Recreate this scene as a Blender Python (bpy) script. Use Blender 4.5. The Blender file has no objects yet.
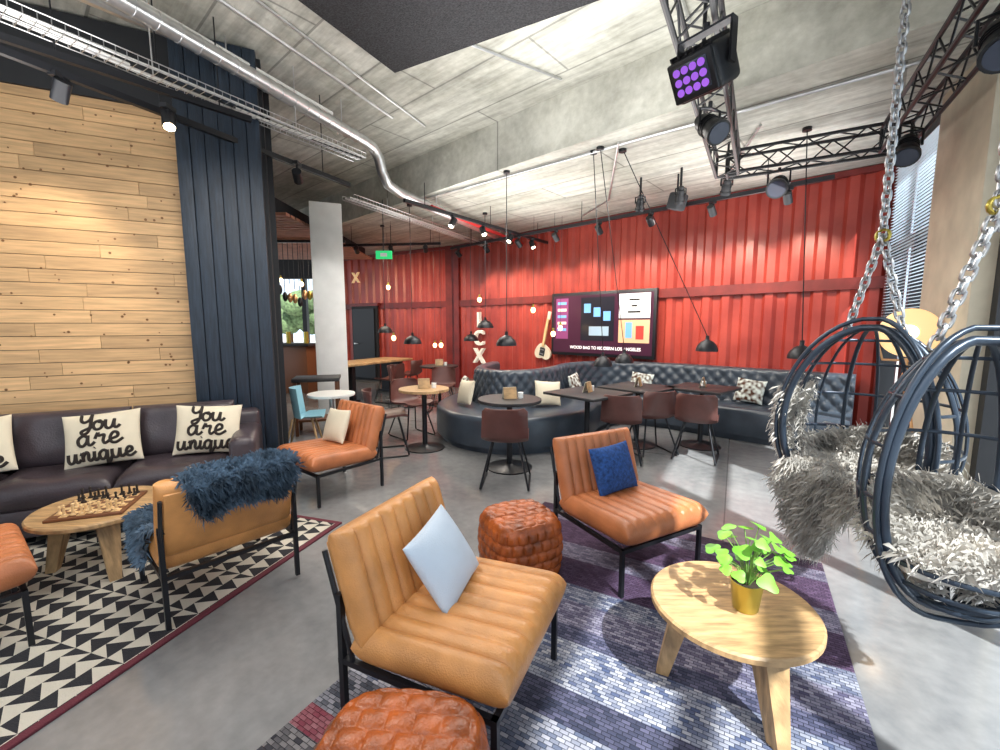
import bpy, bmesh, math, random
from mathutils import Vector, Matrix, noise
random.seed(7)
sc=bpy.context.scene
pi=math.pi
# ------------------------------------------------------------------ materials
def nt(name):
    m=bpy.data.materials.new(name); m.use_nodes=True
    n=m.node_tree; b=n.nodes['Principled BSDF']; return m,n,b
def L(n,a,b): n.links.new(a,b)
def c4(c): return (max(0,min(1,c[0])),max(0,min(1,c[1])),max(0,min(1,c[2])),1)
def pm(name,col,rough=.5,metal=0,var=0,vs=6,bump=0,bs=60,emit=0,ecol=None,coat=0,island=0,stretch=(1,1,1),col2=None,detail=4):
    m,n,b=nt(name)
    b.inputs['Base Color'].default_value=c4(col); b.inputs['Roughness'].default_value=rough
    b.inputs['Metallic'].default_value=metal
    if coat: b.inputs['Coat Weight'].default_value=coat; b.inputs['Coat Roughness'].default_value=.15
    if emit:
        b.inputs['Emission Color'].default_value=c4(ecol or col); b.inputs['Emission Strength'].default_value=emit
    if var or bump or island:
        tc=n.nodes.new('ShaderNodeTexCoord'); mp=n.nodes.new('ShaderNodeMapping'); mp.inputs['Scale'].default_value=stretch
        L(n,tc.outputs['Object'],mp.inputs['Vector'])
    if var or island:
        nz=n.nodes.new('ShaderNodeTexNoise'); nz.inputs['Scale'].default_value=vs; nz.inputs['Detail'].default_value=detail
        L(n,mp.outputs[0],nz.inputs['Vector'])
        mx=n.nodes.new('ShaderNodeMix'); mx.data_type='RGBA'
        c2=col2 or tuple(x*(1+var) for x in col)
        mx.inputs[6].default_value=c4(tuple(x*(1-var) for x in col)); mx.inputs[7].default_value=c4(c2)
        cr=n.nodes.new('ShaderNodeMapRange'); cr.inputs[1].default_value=.3; cr.inputs[2].default_value=.7
        L(n,nz.outputs['Fac'],cr.inputs[0]); L(n,cr.outputs[0],mx.inputs[0])
        out=mx.outputs[2]
        if island:
            g=n.nodes.new('ShaderNodeNewGeometry'); h=n.nodes.new('ShaderNodeHueSaturation')
            r=n.nodes.new('ShaderNodeMapRange'); r.inputs[3].default_value=1-island; r.inputs[4].default_value=1+island
            L(n,g.outputs['Random Per Island'],r.inputs[0]); L(n,r.outputs[0],h.inputs['Value']); L(n,out,h.inputs['Color']); out=h.outputs[0]
            ad=n.nodes.new('ShaderNodeVectorMath'); ad.operation='ADD'
            sc3=n.nodes.new('ShaderNodeMath'); sc3.operation='MULTIPLY'; sc3.inputs[1].default_value=37
            L(n,g.outputs['Random Per Island'],sc3.inputs[0]); L(n,mp.outputs[0],ad.inputs[0]); L(n,sc3.outputs[0],ad.inputs[1]); L(n,ad.outputs[0],nz.inputs['Vector'])
        L(n,out,b.inputs['Base Color'])
    if bump:
        nb=n.nodes.new('ShaderNodeTexNoise'); nb.inputs['Scale'].default_value=bs; nb.inputs['Detail'].default_value=5
        L(n,mp.outputs[0],nb.inputs['Vector'])
        bp=n.nodes.new('ShaderNodeBump'); bp.inputs['Strength'].default_value=bump; bp.inputs['Distance'].default_value=.01
        L(n,nb.outputs['Fac'],bp.inputs['Height']); L(n,bp.outputs[0],b.inputs['Normal'])
    return m
M={}
M['black']=pm('black_metal',(.014,.015,.019),.4,.3)
M['eggwire']=pm('dark_slate_metal',(.035,.05,.075),.32,.4)
M['blackmat']=pm('black_matte',(.016,.018,.023),.7)
M['steel']=pm('galvanised_steel',(.66,.67,.69),.28,.9,var=.15,vs=8)
M['chain']=pm('chain_steel',(.50,.51,.53),.35,.85)
M['tan']=pm('tan_leather',(.60,.27,.085),.34,0,var=.28,vs=5,bump=.25,bs=160)
M['tan2']=pm('cognac_leather',(.50,.17,.065),.34,0,var=.24,vs=5,bump=.25,bs=160)
M['pouf']=pm('pouf_leather',(.33,.075,.014),.22,0,var=.5,vs=9,bump=.3,bs=120)
M['brown']=pm('brown_chair_leather',(.11,.042,.036),.4,0,var=.2)
M['sofa']=pm('dark_brown_leather',(.055,.042,.05),.28,0,var=.35,vs=4,bump=.3,bs=90)
M['chest']=pm('charcoal_leather',(.045,.058,.078),.28,0,var=.2,vs=6,bump=.1,bs=90)
M['oak']=pm('oak_table_wood',(.43,.27,.13),.45,0,var=.38,vs=6,bump=.2,bs=20,stretch=(1.5,10,1.5))
M['oaklight']=pm('pale_wood_cladding',(.64,.405,.205),.55,0,var=.2,vs=3,bump=.15,bs=10,stretch=(1.2,1.2,16),island=.2)
M['knot']=pm('wood_knot',(.20,.09,.03),.6)
M['navy']=pm('navy_black_cladding',(.018,.030,.050),.5,0,var=.35,vs=8,bump=.4,bs=25,stretch=(8,8,.6))
M['red']=pm('container_red_paint',(.34,.034,.024),.36,0,var=.2,vs=2.0,bump=.12,bs=14,col2=(.46,.065,.045))
M['reddark']=pm('container_red_frame',(.17,.018,.016),.45,0,var=.25,vs=5)
M['cream']=pm('cream_fabric',(.74,.66,.51),.9,0,var=.06,bump=.3,bs=200)
M['white']=pm('white_fabric',(.52,.60,.70),.9,0,var=.05,bump=.3,bs=200)
M['blue']=pm('blue_fabric',(.012,.06,.22),.85,0,var=.5,vs=50,bump=.5,bs=200)
M['whitep']=pm('white_paint',(.8,.8,.78),.5)
M['ink']=pm('black_ink',(.02,.013,.010),.8)
M['fur']=pm('sheepskin_wool',(.50,.47,.43),.9,0,var=.4,vs=7)
M['furblue']=pm('blue_grey_sheepskin',(.12,.18,.25),.85,0,var=.6,vs=12)
M['brass']=pm('brass_pot',(.45,.36,.07),.3,.7)
M['soil']=pm('soil',(.03,.02,.012),.9,bump=.5)
M['leaf']=pm('leaf_green',(.15,.42,.035),.45,0,var=.3,vs=15)
M['stem']=pm('stem_green',(.16,.32,.06),.5)
M['bulb']=pm('warm_bulb',(1,.75,.42),.3,emit=9,ecol=(1,.62,.28))
M['lens']=pm('spot_lens',(1,.9,.75),.3,emit=22,ecol=(1,.8,.52))
M['purple']=pm('purple_gel_lens',(.3,.1,.6),.1,emit=.7,ecol=(.35,.12,.75))
M['glasslens']=pm('dark_lens',(.05,.06,.09),.08,.4)
M['copper']=pm('copper_lamp',(.75,.42,.2),.3,.6)
M['lampface']=pm('lamp_face',(.95,.70,.36),.35,emit=.7,ecol=(1,.66,.30))
M['concol']=pm('column_concrete',(.86,.86,.84),.7,0,var=.05,vs=5,bump=.1)
M['beige']=pm('beige_concrete',(.60,.53,.41),.7,0,var=.14,vs=4,bump=.2,bs=20)
M['acou']=pm('acoustic_black',(.022,.022,.026),.95,0,var=.7,vs=70,bump=1,bs=90)
M['darkwood']=pm('dark_table_top',(.025,.024,.026),.5)
M['slat']=pm('pink_wood_slats',(.45,.2,.13),.6,0,var=.2)
M['lightblue']=pm('light_blue_plastic',(.30,.56,.66),.4)
M['green']=pm('exit_green',(.02,.5,.15),.4,emit=1)
M['redtube']=pm('red_pipe',(.5,.03,.03),.4)
M['tile']=pm('orange_white_pattern_fabric',(.7,.2,.05),.9,var=.9,vs=22,col2=(.75,.8,.75),detail=0)
M['tree']=pm('tree_leaves',(.09,.14,.06),.9,var=.6,vs=5)
M['pave']=pm('paving',(.45,.44,.42),.9,var=.1)
M['build']=pm('outside_building',(.55,.56,.6),.8,var=.1)
M['chessl']=pm('chess_light',(.72,.5,.25),.4); M['chessd']=pm('chess_dark',(.16,.06,.025),.4)
M['blind']=pm('blind_slats',(.75,.84,.93),.5)
def screen(name,c,e=.6): return pm(name,c,.3,emit=e,ecol=c)
def glassmat():
    m=bpy.data.materials.new('window_glass'); m.use_nodes=True; n=m.node_tree; n.nodes.clear()
    o=n.nodes.new('ShaderNodeOutputMaterial'); t=n.nodes.new('ShaderNodeBsdfTransparent'); g=n.nodes.new('ShaderNodeBsdfGlossy'); g.inputs['Roughness'].default_value=.02
    x=n.nodes.new('ShaderNodeMixShader'); x.inputs[0].default_value=.06
    t.inputs[0].default_value=(.93,.96,.97,1)
    L(n,t.outputs[0],x.inputs[1]);L(n,g.outputs[0],x.inputs[2]);L(n,x.outputs[0],o.inputs[0]); return m
M['glass']=glassmat()
def concrete(name,ca,cb,rough,joint=None,bump=.15,rr=None,rot=0,stain=0):
    m,n,b=nt(name); tc=n.nodes.new('ShaderNodeTexCoord')
    mp=n.nodes.new('ShaderNodeMapping'); mp.inputs['Rotation'].default_value=(0,0,rot); L(n,tc.outputs['Object'],mp.inputs[0])
    n1=n.nodes.new('ShaderNodeTexNoise'); n1.inputs['Scale'].default_value=.9; n1.inputs['Detail'].default_value=8; n1.inputs['Roughness'].default_value=.65
    n2=n.nodes.new('ShaderNodeTexNoise'); n2.inputs['Scale'].default_value=14; n2.inputs['Detail'].default_value=6
    L(n,mp.outputs[0],n1.inputs['Vector']); L(n,mp.outputs[0],n2.inputs['Vector'])
    a=n.nodes.new('ShaderNodeMath'); a.operation='MULTIPLY_ADD'; a.inputs[1].default_value=.35; L(n,n2.outputs['Fac'],a.inputs[0]); L(n,n1.outputs['Fac'],a.inputs[2])
    r=n.nodes.new('ShaderNodeMapRange'); r.inputs[1].default_value=.5; r.inputs[2].default_value=.85; L(n,a.outputs[0],r.inputs[0])
    mx=n.nodes.new('ShaderNodeMix'); mx.data_type='RGBA'; mx.inputs[6].default_value=c4(ca); mx.inputs[7].default_value=c4(cb); L(n,r.outputs[0],mx.inputs[0])
    out=mx.outputs[2]
    if joint:
        br=n.nodes.new('ShaderNodeTexBrick'); br.offset=joint[3]; br.inputs['Scale'].default_value=1; br.inputs['Brick Width'].default_value=joint[0]; br.inputs['Row Height'].default_value=joint[1]
        br.inputs['Mortar Size'].default_value=joint[2]; br.inputs['Mortar Smooth'].default_value=.3
        br.inputs['Color1'].default_value=(1,1,1,1);br.inputs['Color2'].default_value=(.84,.84,.82,1);br.inputs['Mortar'].default_value=(.5,.5,.5,1)
        L(n,mp.outputs[0],br.inputs['Vector'])
        m2=n.nodes.new('ShaderNodeMix'); m2.data_type='RGBA'; m2.blend_type='MULTIPLY'; m2.inputs[0].default_value=1
        L(n,out,m2.inputs[6]); L(n,br.outputs['Color'],m2.inputs[7]); out=m2.outputs[2]
    if stain:
        mp2=n.nodes.new('ShaderNodeMapping'); mp2.inputs['Scale'].default_value=(.8,7,1); L(n,mp.outputs[0],mp2.inputs[0])
        n3=n.nodes.new('ShaderNodeTexNoise'); n3.inputs['Scale'].default_value=1.3; n3.inputs['Detail'].default_value=9; n3.inputs['Roughness'].default_value=.7; L(n,mp2.outputs[0],n3.inputs['Vector'])
        r4=n.nodes.new('ShaderNodeMapRange'); r4.inputs[1].default_value=.35; r4.inputs[2].default_value=.6; r4.inputs[3].default_value=1-stain; r4.inputs[4].default_value=1; L(n,n3.outputs['Fac'],r4.inputs[0])
        m3=n.nodes.new('ShaderNodeMix'); m3.data_type='RGBA'; m3.blend_type='MULTIPLY'; m3.inputs[0].default_value=1; L(n,out,m3.inputs[6]); L(n,r4.outputs[0],m3.inputs[7]); out=m3.outputs[2]
    L(n,out,b.inputs['Base Color']); b.inputs['Roughness'].default_value=rough
    if rr:
        r3=n.nodes.new('ShaderNodeMapRange'); r3.inputs[3].default_value=rr[0]; r3.inputs[4].default_value=rr[1]; L(n,n1.outputs['Fac'],r3.inputs[0]); L(n,r3.outputs[0],b.inputs['Roughness'])
    bp=n.nodes.new('ShaderNodeBump'); bp.inputs['Strength'].default_value=bump; bp.inputs['Distance'].default_value=.01; L(n,n2.outputs['Fac'],bp.inputs['Height']); L(n,bp.outputs[0],b.inputs['Normal'])
    return m
M['floor']=concrete('polished_concrete_floor',(.155,.158,.166),(.28,.28,.285),.2,joint=(5.2,5.2,.006,0),bump=.015,rr=(.05,.20),rot=.5)
M['ceil']=concrete('board_marked_concrete',(.46,.455,.40),(.76,.755,.70),.8,joint=(2.4,.62,.012,.5),bump=.5,rot=.72,stain=.38)
def rug_tri():
    m,n,b=nt('triangle_rug'); b.inputs['Roughness'].default_value=.95
    tc=n.nodes.new('ShaderNodeTexCoord'); sp=n.nodes.new('ShaderNodeSeparateXYZ'); L(n,tc.outputs['Object'],sp.inputs[0])
    def mt(op,a,bv=None,c=None):
        k=n.nodes.new('ShaderNodeMath'); k.operation=op
        for i,x in enumerate((a,bv,c)):
            if x is None: continue
            if isinstance(x,(int,float)): k.inputs[i].default_value=x
            else: L(n,x,k.inputs[i])
        return k.outputs[0]
    SX,SY=.115,.105
    # triangles point across the rug, so they read upright from the sofa side
    fx=mt('FRACT',mt('DIVIDE',sp.outputs[1],SX)); fy=mt('FRACT',mt('DIVIDE',sp.outputs[0],SY))
    tri=mt('LESS_THAN',mt('MULTIPLY',mt('ABSOLUTE',mt('SUBTRACT',fx,.5)),2.0),fy)
    row=mt('FRACT',mt('DIVIDE',sp.outputs[1],SX*6)); flip=mt('LESS_THAN',row,.5)
    tri2=mt('ABSOLUTE',mt('SUBTRACT',tri,flip))
    mx=n.nodes.new('ShaderNodeMix'); mx.data_type='RGBA'; mx.inputs[6].default_value=(.58,.54,.46,1); mx.inputs[7].default_value=(.02,.02,.025,1); L(n,tri2,mx.inputs[0])
    edge=mt('GREATER_THAN',mt('ABSOLUTE',sp.outputs[0]),1.265); edge2=mt('GREATER_THAN',mt('ABSOLUTE',sp.outputs[1]),1.76)
    e=mt('MAXIMUM',edge,edge2)
    m2=n.nodes.new('ShaderNodeMix'); m2.data_type='RGBA'; L(n,e,m2.inputs[0]); L(n,mx.outputs[2],m2.inputs[6]); m2.inputs[7].default_value=(.12,.022,.035,1)
    L(n,m2.outputs[2],b.inputs['Base Color'])
    nz=n.nodes.new('ShaderNodeTexNoise'); nz.inputs['Scale'].default_value=150; L(n,tc.outputs['Object'],nz.inputs['Vector'])
    bp=n.nodes.new('ShaderNodeBump'); bp.inputs['Strength'].default_value=.6; bp.inputs['Distance'].default_value=.01; L(n,nz.outputs['Fac'],bp.inputs['Height']); L(n,bp.outputs[0],b.inputs['Normal'])
    return m
def rug_weave(Ln):
    m,n,b=nt('woven_purple_rug'); b.inputs['Roughness'].default_value=.95
    tc=n.nodes.new('ShaderNodeTexCoord'); sp=n.nodes.new('ShaderNodeSeparateXYZ'); L(n,tc.outputs['Object'],sp.inputs[0])
    mr=n.nodes.new('ShaderNodeMapRange'); mr.inputs[1].default_value=-Ln/2; mr.inputs[2].default_value=Ln/2; L(n,sp.outputs[1],mr.inputs[0])
    st=[(0,(.02,.02,.03),(.10,.03,.05)),(.12,(.16,.01,.03),(.30,.03,.06)),(.17,(.02,.02,.025),(.12,.10,.11)),(.27,(.09,.02,.04),(.30,.04,.08)),(.31,(.02,.02,.03),(.20,.19,.2)),(.36,(.15,.02,.04),(.25,.10,.12)),(.39,(.02,.025,.04),(.22,.22,.26)),
        (.44,(.05,.07,.13),(.34,.34,.39)),(.50,(.015,.02,.045),(.08,.08,.14)),(.54,(.045,.065,.14),(.36,.37,.42)),(.61,(.02,.025,.06),(.10,.10,.17)),(.64,(.05,.045,.10),(.26,.25,.33)),(.69,(.05,.065,.13),(.30,.31,.37)),(.73,(.035,.014,.045),(.07,.04,.09)),(.80,(.08,.07,.12),(.24,.22,.30)),(.85,(.035,.014,.045),(.08,.042,.095)),(.93,(.06,.05,.09),(.17,.15,.21)),(.965,(.025,.01,.03),(.06,.03,.06))]
    rs=[]
    for q in(1,2):
        r=n.nodes.new('ShaderNodeValToRGB'); r.color_ramp.interpolation='CONSTANT'; el=r.color_ramp.elements
        while len(el)>1: el.remove(el[-1])
        el[0].position=0; el[0].color=c4(st[0][q])
        for t in st[1:]:
            x=el.new(t[0]); x.color=c4(t[q])
        L(n,mr.outputs[0],r.inputs[0]); rs.append(r)
    br=n.nodes.new('ShaderNodeTexBrick'); br.inputs['Scale'].default_value=1; br.inputs['Brick Width'].default_value=.034; br.inputs['Row Height'].default_value=.017; br.inputs['Mortar Size'].default_value=.0016; br.inputs['Mortar Smooth'].default_value=1
    L(n,tc.outputs['Object'],br.inputs['Vector']); L(n,rs[0].outputs[0],br.inputs['Color1']); L(n,rs[1].outputs[0],br.inputs['Color2']); L(n,rs[0].outputs[0],br.inputs['Mortar'])
    L(n,br.outputs['Color'],b.inputs['Base Color'])
    bp=n.nodes.new('ShaderNodeBump'); bp.inputs['Strength'].default_value=1; bp.inputs['Distance'].default_value=.01; bp.invert=True; L(n,br.outputs['Fac'],bp.inputs['Height']); L(n,bp.outputs[0],b.inputs['Normal'])
    return m
# ------------------------------------------------------------------ mesh builder
def frame(d):
    d=d.normalized(); u=Vector((0,0,1)) if abs(d.z)<.95 else Vector((1,0,0))
    a=d.cross(u).normalized(); b=a.cross(d).normalized(); return a,b
class B:
    def __init__(s): s.v=[];s.f=[];s.m=[];s.mats=[]
    def mi(s,k):
        m=M[k] if isinstance(k,str) else k
        if m not in s.mats: s.mats.append(m)
        return s.mats.index(m)
    def add(s,vs,fs,mat,T=None):
        o=len(s.v)
        for p in vs:
            p=Vector(p); s.v.append(tuple(T@p) if T else tuple(p))
        i=s.mi(mat)
        for f in fs: s.f.append([o+k for k in f]); s.m.append(i)
        return s
    def prism(s,poly,z0,z1,mat):
        n=len(poly); vs=[(p[0],p[1],z0) for p in poly]+[(p[0],p[1],z1) for p in poly]
        fs=[list(range(n-1,-1,-1)),list(range(n,2*n))]+[(i,(i+1)%n,n+(i+1)%n,n+i) for i in range(n)]
        return s.add(vs,fs,mat)
    def box(s,c,sz,mat,rot=(0,0,0),bev=0,T=None,seg=2):
        R=Matrix.Translation(c)@Matrix.Rotation(rot[2],4,'Z')@Matrix.Rotation(rot[1],4,'Y')@Matrix.Rotation(rot[0],4,'X')
        if T: R=T@R
        x,y,z=sz[0]/2,sz[1]/2,sz[2]/2
        if bev<=0:
            vs=[(-x,-y,-z),(x,-y,-z),(x,y,-z),(-x,y,-z),(-x,-y,z),(x,-y,z),(x,y,z),(-x,y,z)]
            return s.add(vs,[(0,3,2,1),(4,5,6,7),(0,1,5,4),(1,2,6,5),(2,3,7,6),(3,0,4,7)],mat,R)
        bm=bmesh.new(); bmesh.ops.create_cube(bm,size=1); 
        for v in bm.verts: v.co=Vector((v.co.x*sz[0],v.co.y*sz[1],v.co.z*sz[2]))
        bmesh.ops.bevel(bm,geom=bm.edges[:],offset=min(bev,.49*min(sz)),segments=seg,profile=.5,affect='EDGES')
        bm.verts.index_update(); vs=[v.co.copy() for v in bm.verts]; fs=[[v.index for v in f.verts] for f in bm.faces]; bm.free()
        return s.add(vs,fs,mat,R)
    def cyl(s,p0,p1,r,mat,r1=None,n=14,T=None,caps=True):
        p0=Vector(p0);p1=Vector(p1); r1=r if r1 is None else r1
        a,b=frame(p1-p0); vs=[];fs=[]
        for p,rr in((p0,r),(p1,r1)):
            for i in range(n):
                t=2*pi*i/n; vs.append(p+a*math.cos(t)*rr+b*math.sin(t)*rr)
        for i in range(n): j=(i+1)%n; fs.append((i,n+i,n+j,j))
        if caps: fs.append(list(range(n))); fs.append(list(range(2*n-1,n-1,-1)))
        return s.add(vs,fs,mat,T)
    def tube(s,pts,r,mat,n=8,closed=False,T=None):
        P=[Vector(p) for p in pts]; N=len(P); vs=[];fs=[]
        pa=None
        for i in range(N):
            if closed: d=P[(i+1)%N]-P[i-1]
            else: d=P[min(i+1,N-1)]-P[max(i-1,0)]
            if d.length<1e-9: d=Vector((0,0,1))
            d.normalize()
            if pa is None: a,b=frame(d)
            else:
                a=pa-d*pa.dot(d)
                if a.length<1e-6: a,_=frame(d)
                a.normalize(); b=a.cross(d)
            pa=a; b=a.cross(d)
            for k in range(n):
                t=2*pi*k/n; vs.append(P[i]+a*math.cos(t)*r+b*math.sin(t)*r)
        R=N if closed else N-1
        for i in range(R):
            for k in range(n):
                i2=(i+1)%N;k2=(k+1)%n
                fs.append((i*n+k,i*n+k2,i2*n+k2,i2*n+k))
        if not closed: fs.append(list(range(n-1,-1,-1))); fs.append([ (N-1)*n+k for k in range(n)])
        return s.add(vs,fs,mat,T)
    def lathe(s,prof,mat,c=(0,0,0),n=24,T=None):
        vs=[];fs=[];c=Vector(c)
        for r,z in prof:
            for i in range(n):
                t=2*pi*i/n; vs.append(c+Vector((max(r,1e-4)*math.cos(t),max(r,1e-4)*math.sin(t),z)))
        for j in range(len(prof)-1):
            for i in range(n):
                k=(i+1)%n; fs.append((j*n+i,j*n+k,(j+1)*n+k,(j+1)*n+i))
        return s.add(vs,fs,mat,T)
    def ell(s,c,r,mat,n=16,T=None):
        if not isinstance(r,(tuple,list)): r=(r,r,r)
        vs=[];fs=[];m=n//2
        for j in range(m+1):
            th=pi*j/m
            for i in range(n):
                t=2*pi*i/n; q=max(math.sin(th),1e-4)
                vs.append((c[0]+r[0]*q*math.cos(t),c[1]+r[1]*q*math.sin(t),c[2]+r[2]*math.cos(th)))
        for j in range(m):
            for i in range(n):
                k=(i+1)%n; fs.append((j*n+i,(j+1)*n+i,(j+1)*n+k,j*n+k))
        return s.add(vs,fs,mat,T)
    def pad(s,w,l,t,mat,T=None,p=12,nx=40,ny=24,disp=None,pinch=0,ex=.5,lin=False):
        vs=[];fs=[]
        def sm(k,N):
            q=-1+2*k/N
            return q if lin else math.sin(q*pi/2)
        def hh(u,v): return t/2*(max(0,(1-abs(u)**p))*max(0,(1-abs(v)**p)))**ex
        def xy(u,v):
            return (u*w/2*(1-pinch*(1-v*v)), v*l/2*(1-pinch*(1-u*u)))
        idx={}
        for j in range(ny+1):
            for i in range(nx+1):
                u=sm(i,nx);v=sm(j,ny);h=hh(u,v);x,y=xy(u,v)
                e=(h/(t/2))
                d=disp(x,y,u,v)*min(1,e) if disp else 0
                idx[(i,j,0)]=len(vs); vs.append((x,y,h+d))
        for j in range(ny+1):
            for i in range(nx+1):
                if i in(0,nx) or j in(0,ny): idx[(i,j,1)]=idx[(i,j,0)]; continue
                u=sm(i,nx);v=sm(j,ny);h=hh(u,v);x,y=xy(u,v)
                idx[(i,j,1)]=len(vs); vs.append((x,y,-h))
        for j in range(ny):
            for i in range(nx):
                fs.append((idx[i,j,0],idx[i+1,j,0],idx[i+1,j+1,0],idx[i,j+1,0]))
                fs.append((idx[i,j+1,1],idx[i+1,j+1,1],idx[i+1,j,1],idx[i,j,1]))
        return s.add(vs,fs,mat,T)
    def fur(s,pts,Ln,mat,w=.004,T=None,down=.6):
        vs=[];fs=[]
        for p,nn in pts:
            p=Vector(p);nn=Vector(nn)
            d=(nn+Vector((random.gauss(0,.5),random.gauss(0,.5),random.gauss(0,.5)-down))).normalized()
            l=Ln*random.uniform(.6,1.3); k=len(vs)
            q=Vector((random.gauss(0,1),random.gauss(0,1),random.gauss(0,1))).normalized()*w
            vs+= [p-q,p+q,p+d*l*.6+q*.5+nn*l*.1,p+d*l+Vector((0,0,-l*.25))]
            fs+= [(k,k+1,k+2),(k,k+2,k+3)]
        return s.add(vs,fs,mat,T)
    def text(s,body,size,ext,mat,T,bold=0):
        cu=bpy.data.curves.new('t','FONT'); cu.body=body; cu.size=size; cu.extrude=ext; cu.align_x='CENTER'; cu.align_y='CENTER'; cu.offset=bold
        o=bpy.data.objects.new('t',cu); sc.collection.objects.link(o); bpy.context.view_layer.update()
        me=o.to_mesh(); vs=[v.co.copy() for v in me.vertices]; fs=[list(p.vertices) for p in me.polygons]; o.to_mesh_clear()
        bpy.data.objects.remove(o)
        return s.add(vs,fs,mat,T)
    def make(s,name,loc=None,rz=0,ang=40,flat=False):
        me=bpy.data.meshes.new(name)
        vs=s.v
        if loc is None:
            xs=[v[0] for v in vs];ys=[v[1] for v in vs];zs=[v[2] for v in vs]
            loc=((min(xs)+max(xs))/2,(min(ys)+max(ys))/2,min(zs)); vs=[(v[0]-loc[0],v[1]-loc[1],v[2]-loc[2]) for v in vs]
        me.from_pydata(vs,[],s.f)
        for m in s.mats: me.materials.append(m)
        me.polygons.foreach_set('material_index',s.m)
        me.polygons.foreach_set('use_smooth',[not flat]*len(s.f))
        me.update()
        if not flat: me.set_sharp_from_angle(angle=math.radians(ang))
        o=bpy.data.objects.new(name,me); o.location=loc; o.rotation_euler=(0,0,rz); sc.collection.objects.link(o); return o
def face(dx,dy): return math.atan2(dy,dx)-pi/2     # local +Y -> (dx,dy)
def catmull(P,per):
    out=[]
    for i in range(len(P)-1):
        p0=Vector(P[max(i-1,0)]);p1=Vector(P[i]);p2=Vector(P[i+1]);p3=Vector(P[min(i+2,len(P)-1)])
        for k in range(per):
            t=k/per; out.append(.5*((2*p1)+(-p0+p2)*t+(2*p0-5*p1+4*p2-p3)*t*t+(-p0+3*p1-3*p2+p3)*t**3))
    out.append(Vector(P[-1])); return out
def seg(b,p0,p1,z0,z1,th,mat,off=0,bev=0):
    p0=Vector((p0[0],p0[1],0));p1=Vector((p1[0],p1[1],0)); d=p1-p0; n=Vector((-d.y,d.x,0)).normalized()
    c=(p0+p1)/2+n*(off); c.z=(z0+z1)/2
    b.box(c,(d.length,th,z1-z0),mat,rot=(0,0,math.atan2(d.y,d.x)),bev=bev)
H=1.5
# ------------------------------------------------------------------ camera
cam=bpy.data.cameras.new('camera'); cam.lens=430*36/1000; cam.sensor_width=36; cam.clip_start=.05
co=bpy.data.objects.new('camera',cam); co.location=(0,0,H); co.rotation_euler=(math.radians(90-6.63),0,0); sc.collection.objects.link(co); sc.camera=co
# ------------------------------------------------------------------ room shell
wn=Vector((.686,.728,0)); wd=Vector((-.728,.686,0))   # back wall normal / direction(left)
def W(n,s): return wn*n+wd*s
C=Vector((4.57,5.10,0)); sC=C.dot(wd)
gd=Vector((-.485,-.875,0)).normalized()
def G(s,o=0): return C+gd*s+Vector((gd.y,-gd.x,0))*o*-1
hull=[G(10.6),G(-.3),(3.5,8.6),(-.5,12.5),(-11,15.5),(-11,-5)]
b=B(); b.prism(hull,-.2,0,'floor'); b.make('floor',loc=(0,0,0),flat=True)
b=B(); b.prism(hull,3.9,4.1,'ceil'); b.make('ceiling',loc=(0,0,0),flat=True)
b=B(); b.prism([G(3.01),G(-.3),(3.5,8.6),(-.5,12.5),(-11,15.5),W(3.93,18)],3.35,3.899,'ceil')
b.make('ceiling_lower_slab',loc=(0,0,0),flat=True)
def corr(b,p0,p1,z0,z1,mat,pitch=.27,dep=.045):
    p0=Vector(p0);p1=Vector(p1);d=(p1-p0);Ln=d.length;d.normalize(); n=Vector((-d.y,d.x,0))
    pts=[];s=0
    prof=[(0,0),(.30,0),(.46,1),(.80,1),(.96,0)]
    while s<Ln:
        for f,q in prof: pts.append((min(Ln,s+f*pitch),q*dep))
        s+=pitch
    vs=[];fs=[]
    for s_,q in pts:
        p=p0+d*s_+n*q; vs.append((p.x,p.y,z0)); vs.append((p.x,p.y,z1))
    for i in range(len(pts)-1): fs.append((2*i,2*i+2,2*i+3,2*i+1))
    b.add(vs,fs,mat)
Rt=W(6.85,sC-.02); Jt=Vector((-.97,10.3,0)); Lf=Vector((-4.4,12.3,0))
def contwall(b,p0,p1):
    corr(b,p0,p1,.12,1.93,'red'); corr(b,p0,p1,2.07,3.3,'red')
    seg(b,p0,p1,0,.12,.14,'reddark',.0); seg(b,p0,p1,1.93,2.07,.15,'reddark',.0); seg(b,p0,p1,3.27,3.34,.15,'reddark',0)
    for p in(p0,p1): b.box((p.x,p.y,1.67),(.18,.18,3.34),'reddark',rot=(0,0,math.atan2((p1-p0).y,(p1-p0).x)))
b=B(); contwall(b,Rt,Jt); 
seg(b,Rt+wn*.12,Jt+wn*.12,0,3.34,.05,'blackmat'); b.make('wall_back',loc=(0,0,0),flat=True)
b=B(); contwall(b,Jt+Vector((-.2,.12,0)),Lf); 
b.make('wall_back_left',loc=(0,0,0),flat=True)
d=(Lf-Jt).normalized()
b=B(); 
pc=Jt+(Lf-Jt)*.76
T=Matrix.Translation(pc)@Matrix.Rotation(math.atan2(d.y,d.x),4,'Z')
b.box((0,.13,1.0),(.95,.06,2.0),'blackmat',T=T); b.box((0,.10+.08,1.0),(.80,.04,1.86),'black',T=T); b.cyl((.3,.2,1.0),(.3,.26,1.0),.02,'steel',T=T); b.cyl((.3,.25,1.0),(.18,.25,1.0),.01,'steel',T=T)
b.box((0,.13,2.04),(1.05,.1,.08),'reddark',T=T)
b.make('door_1')
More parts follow.
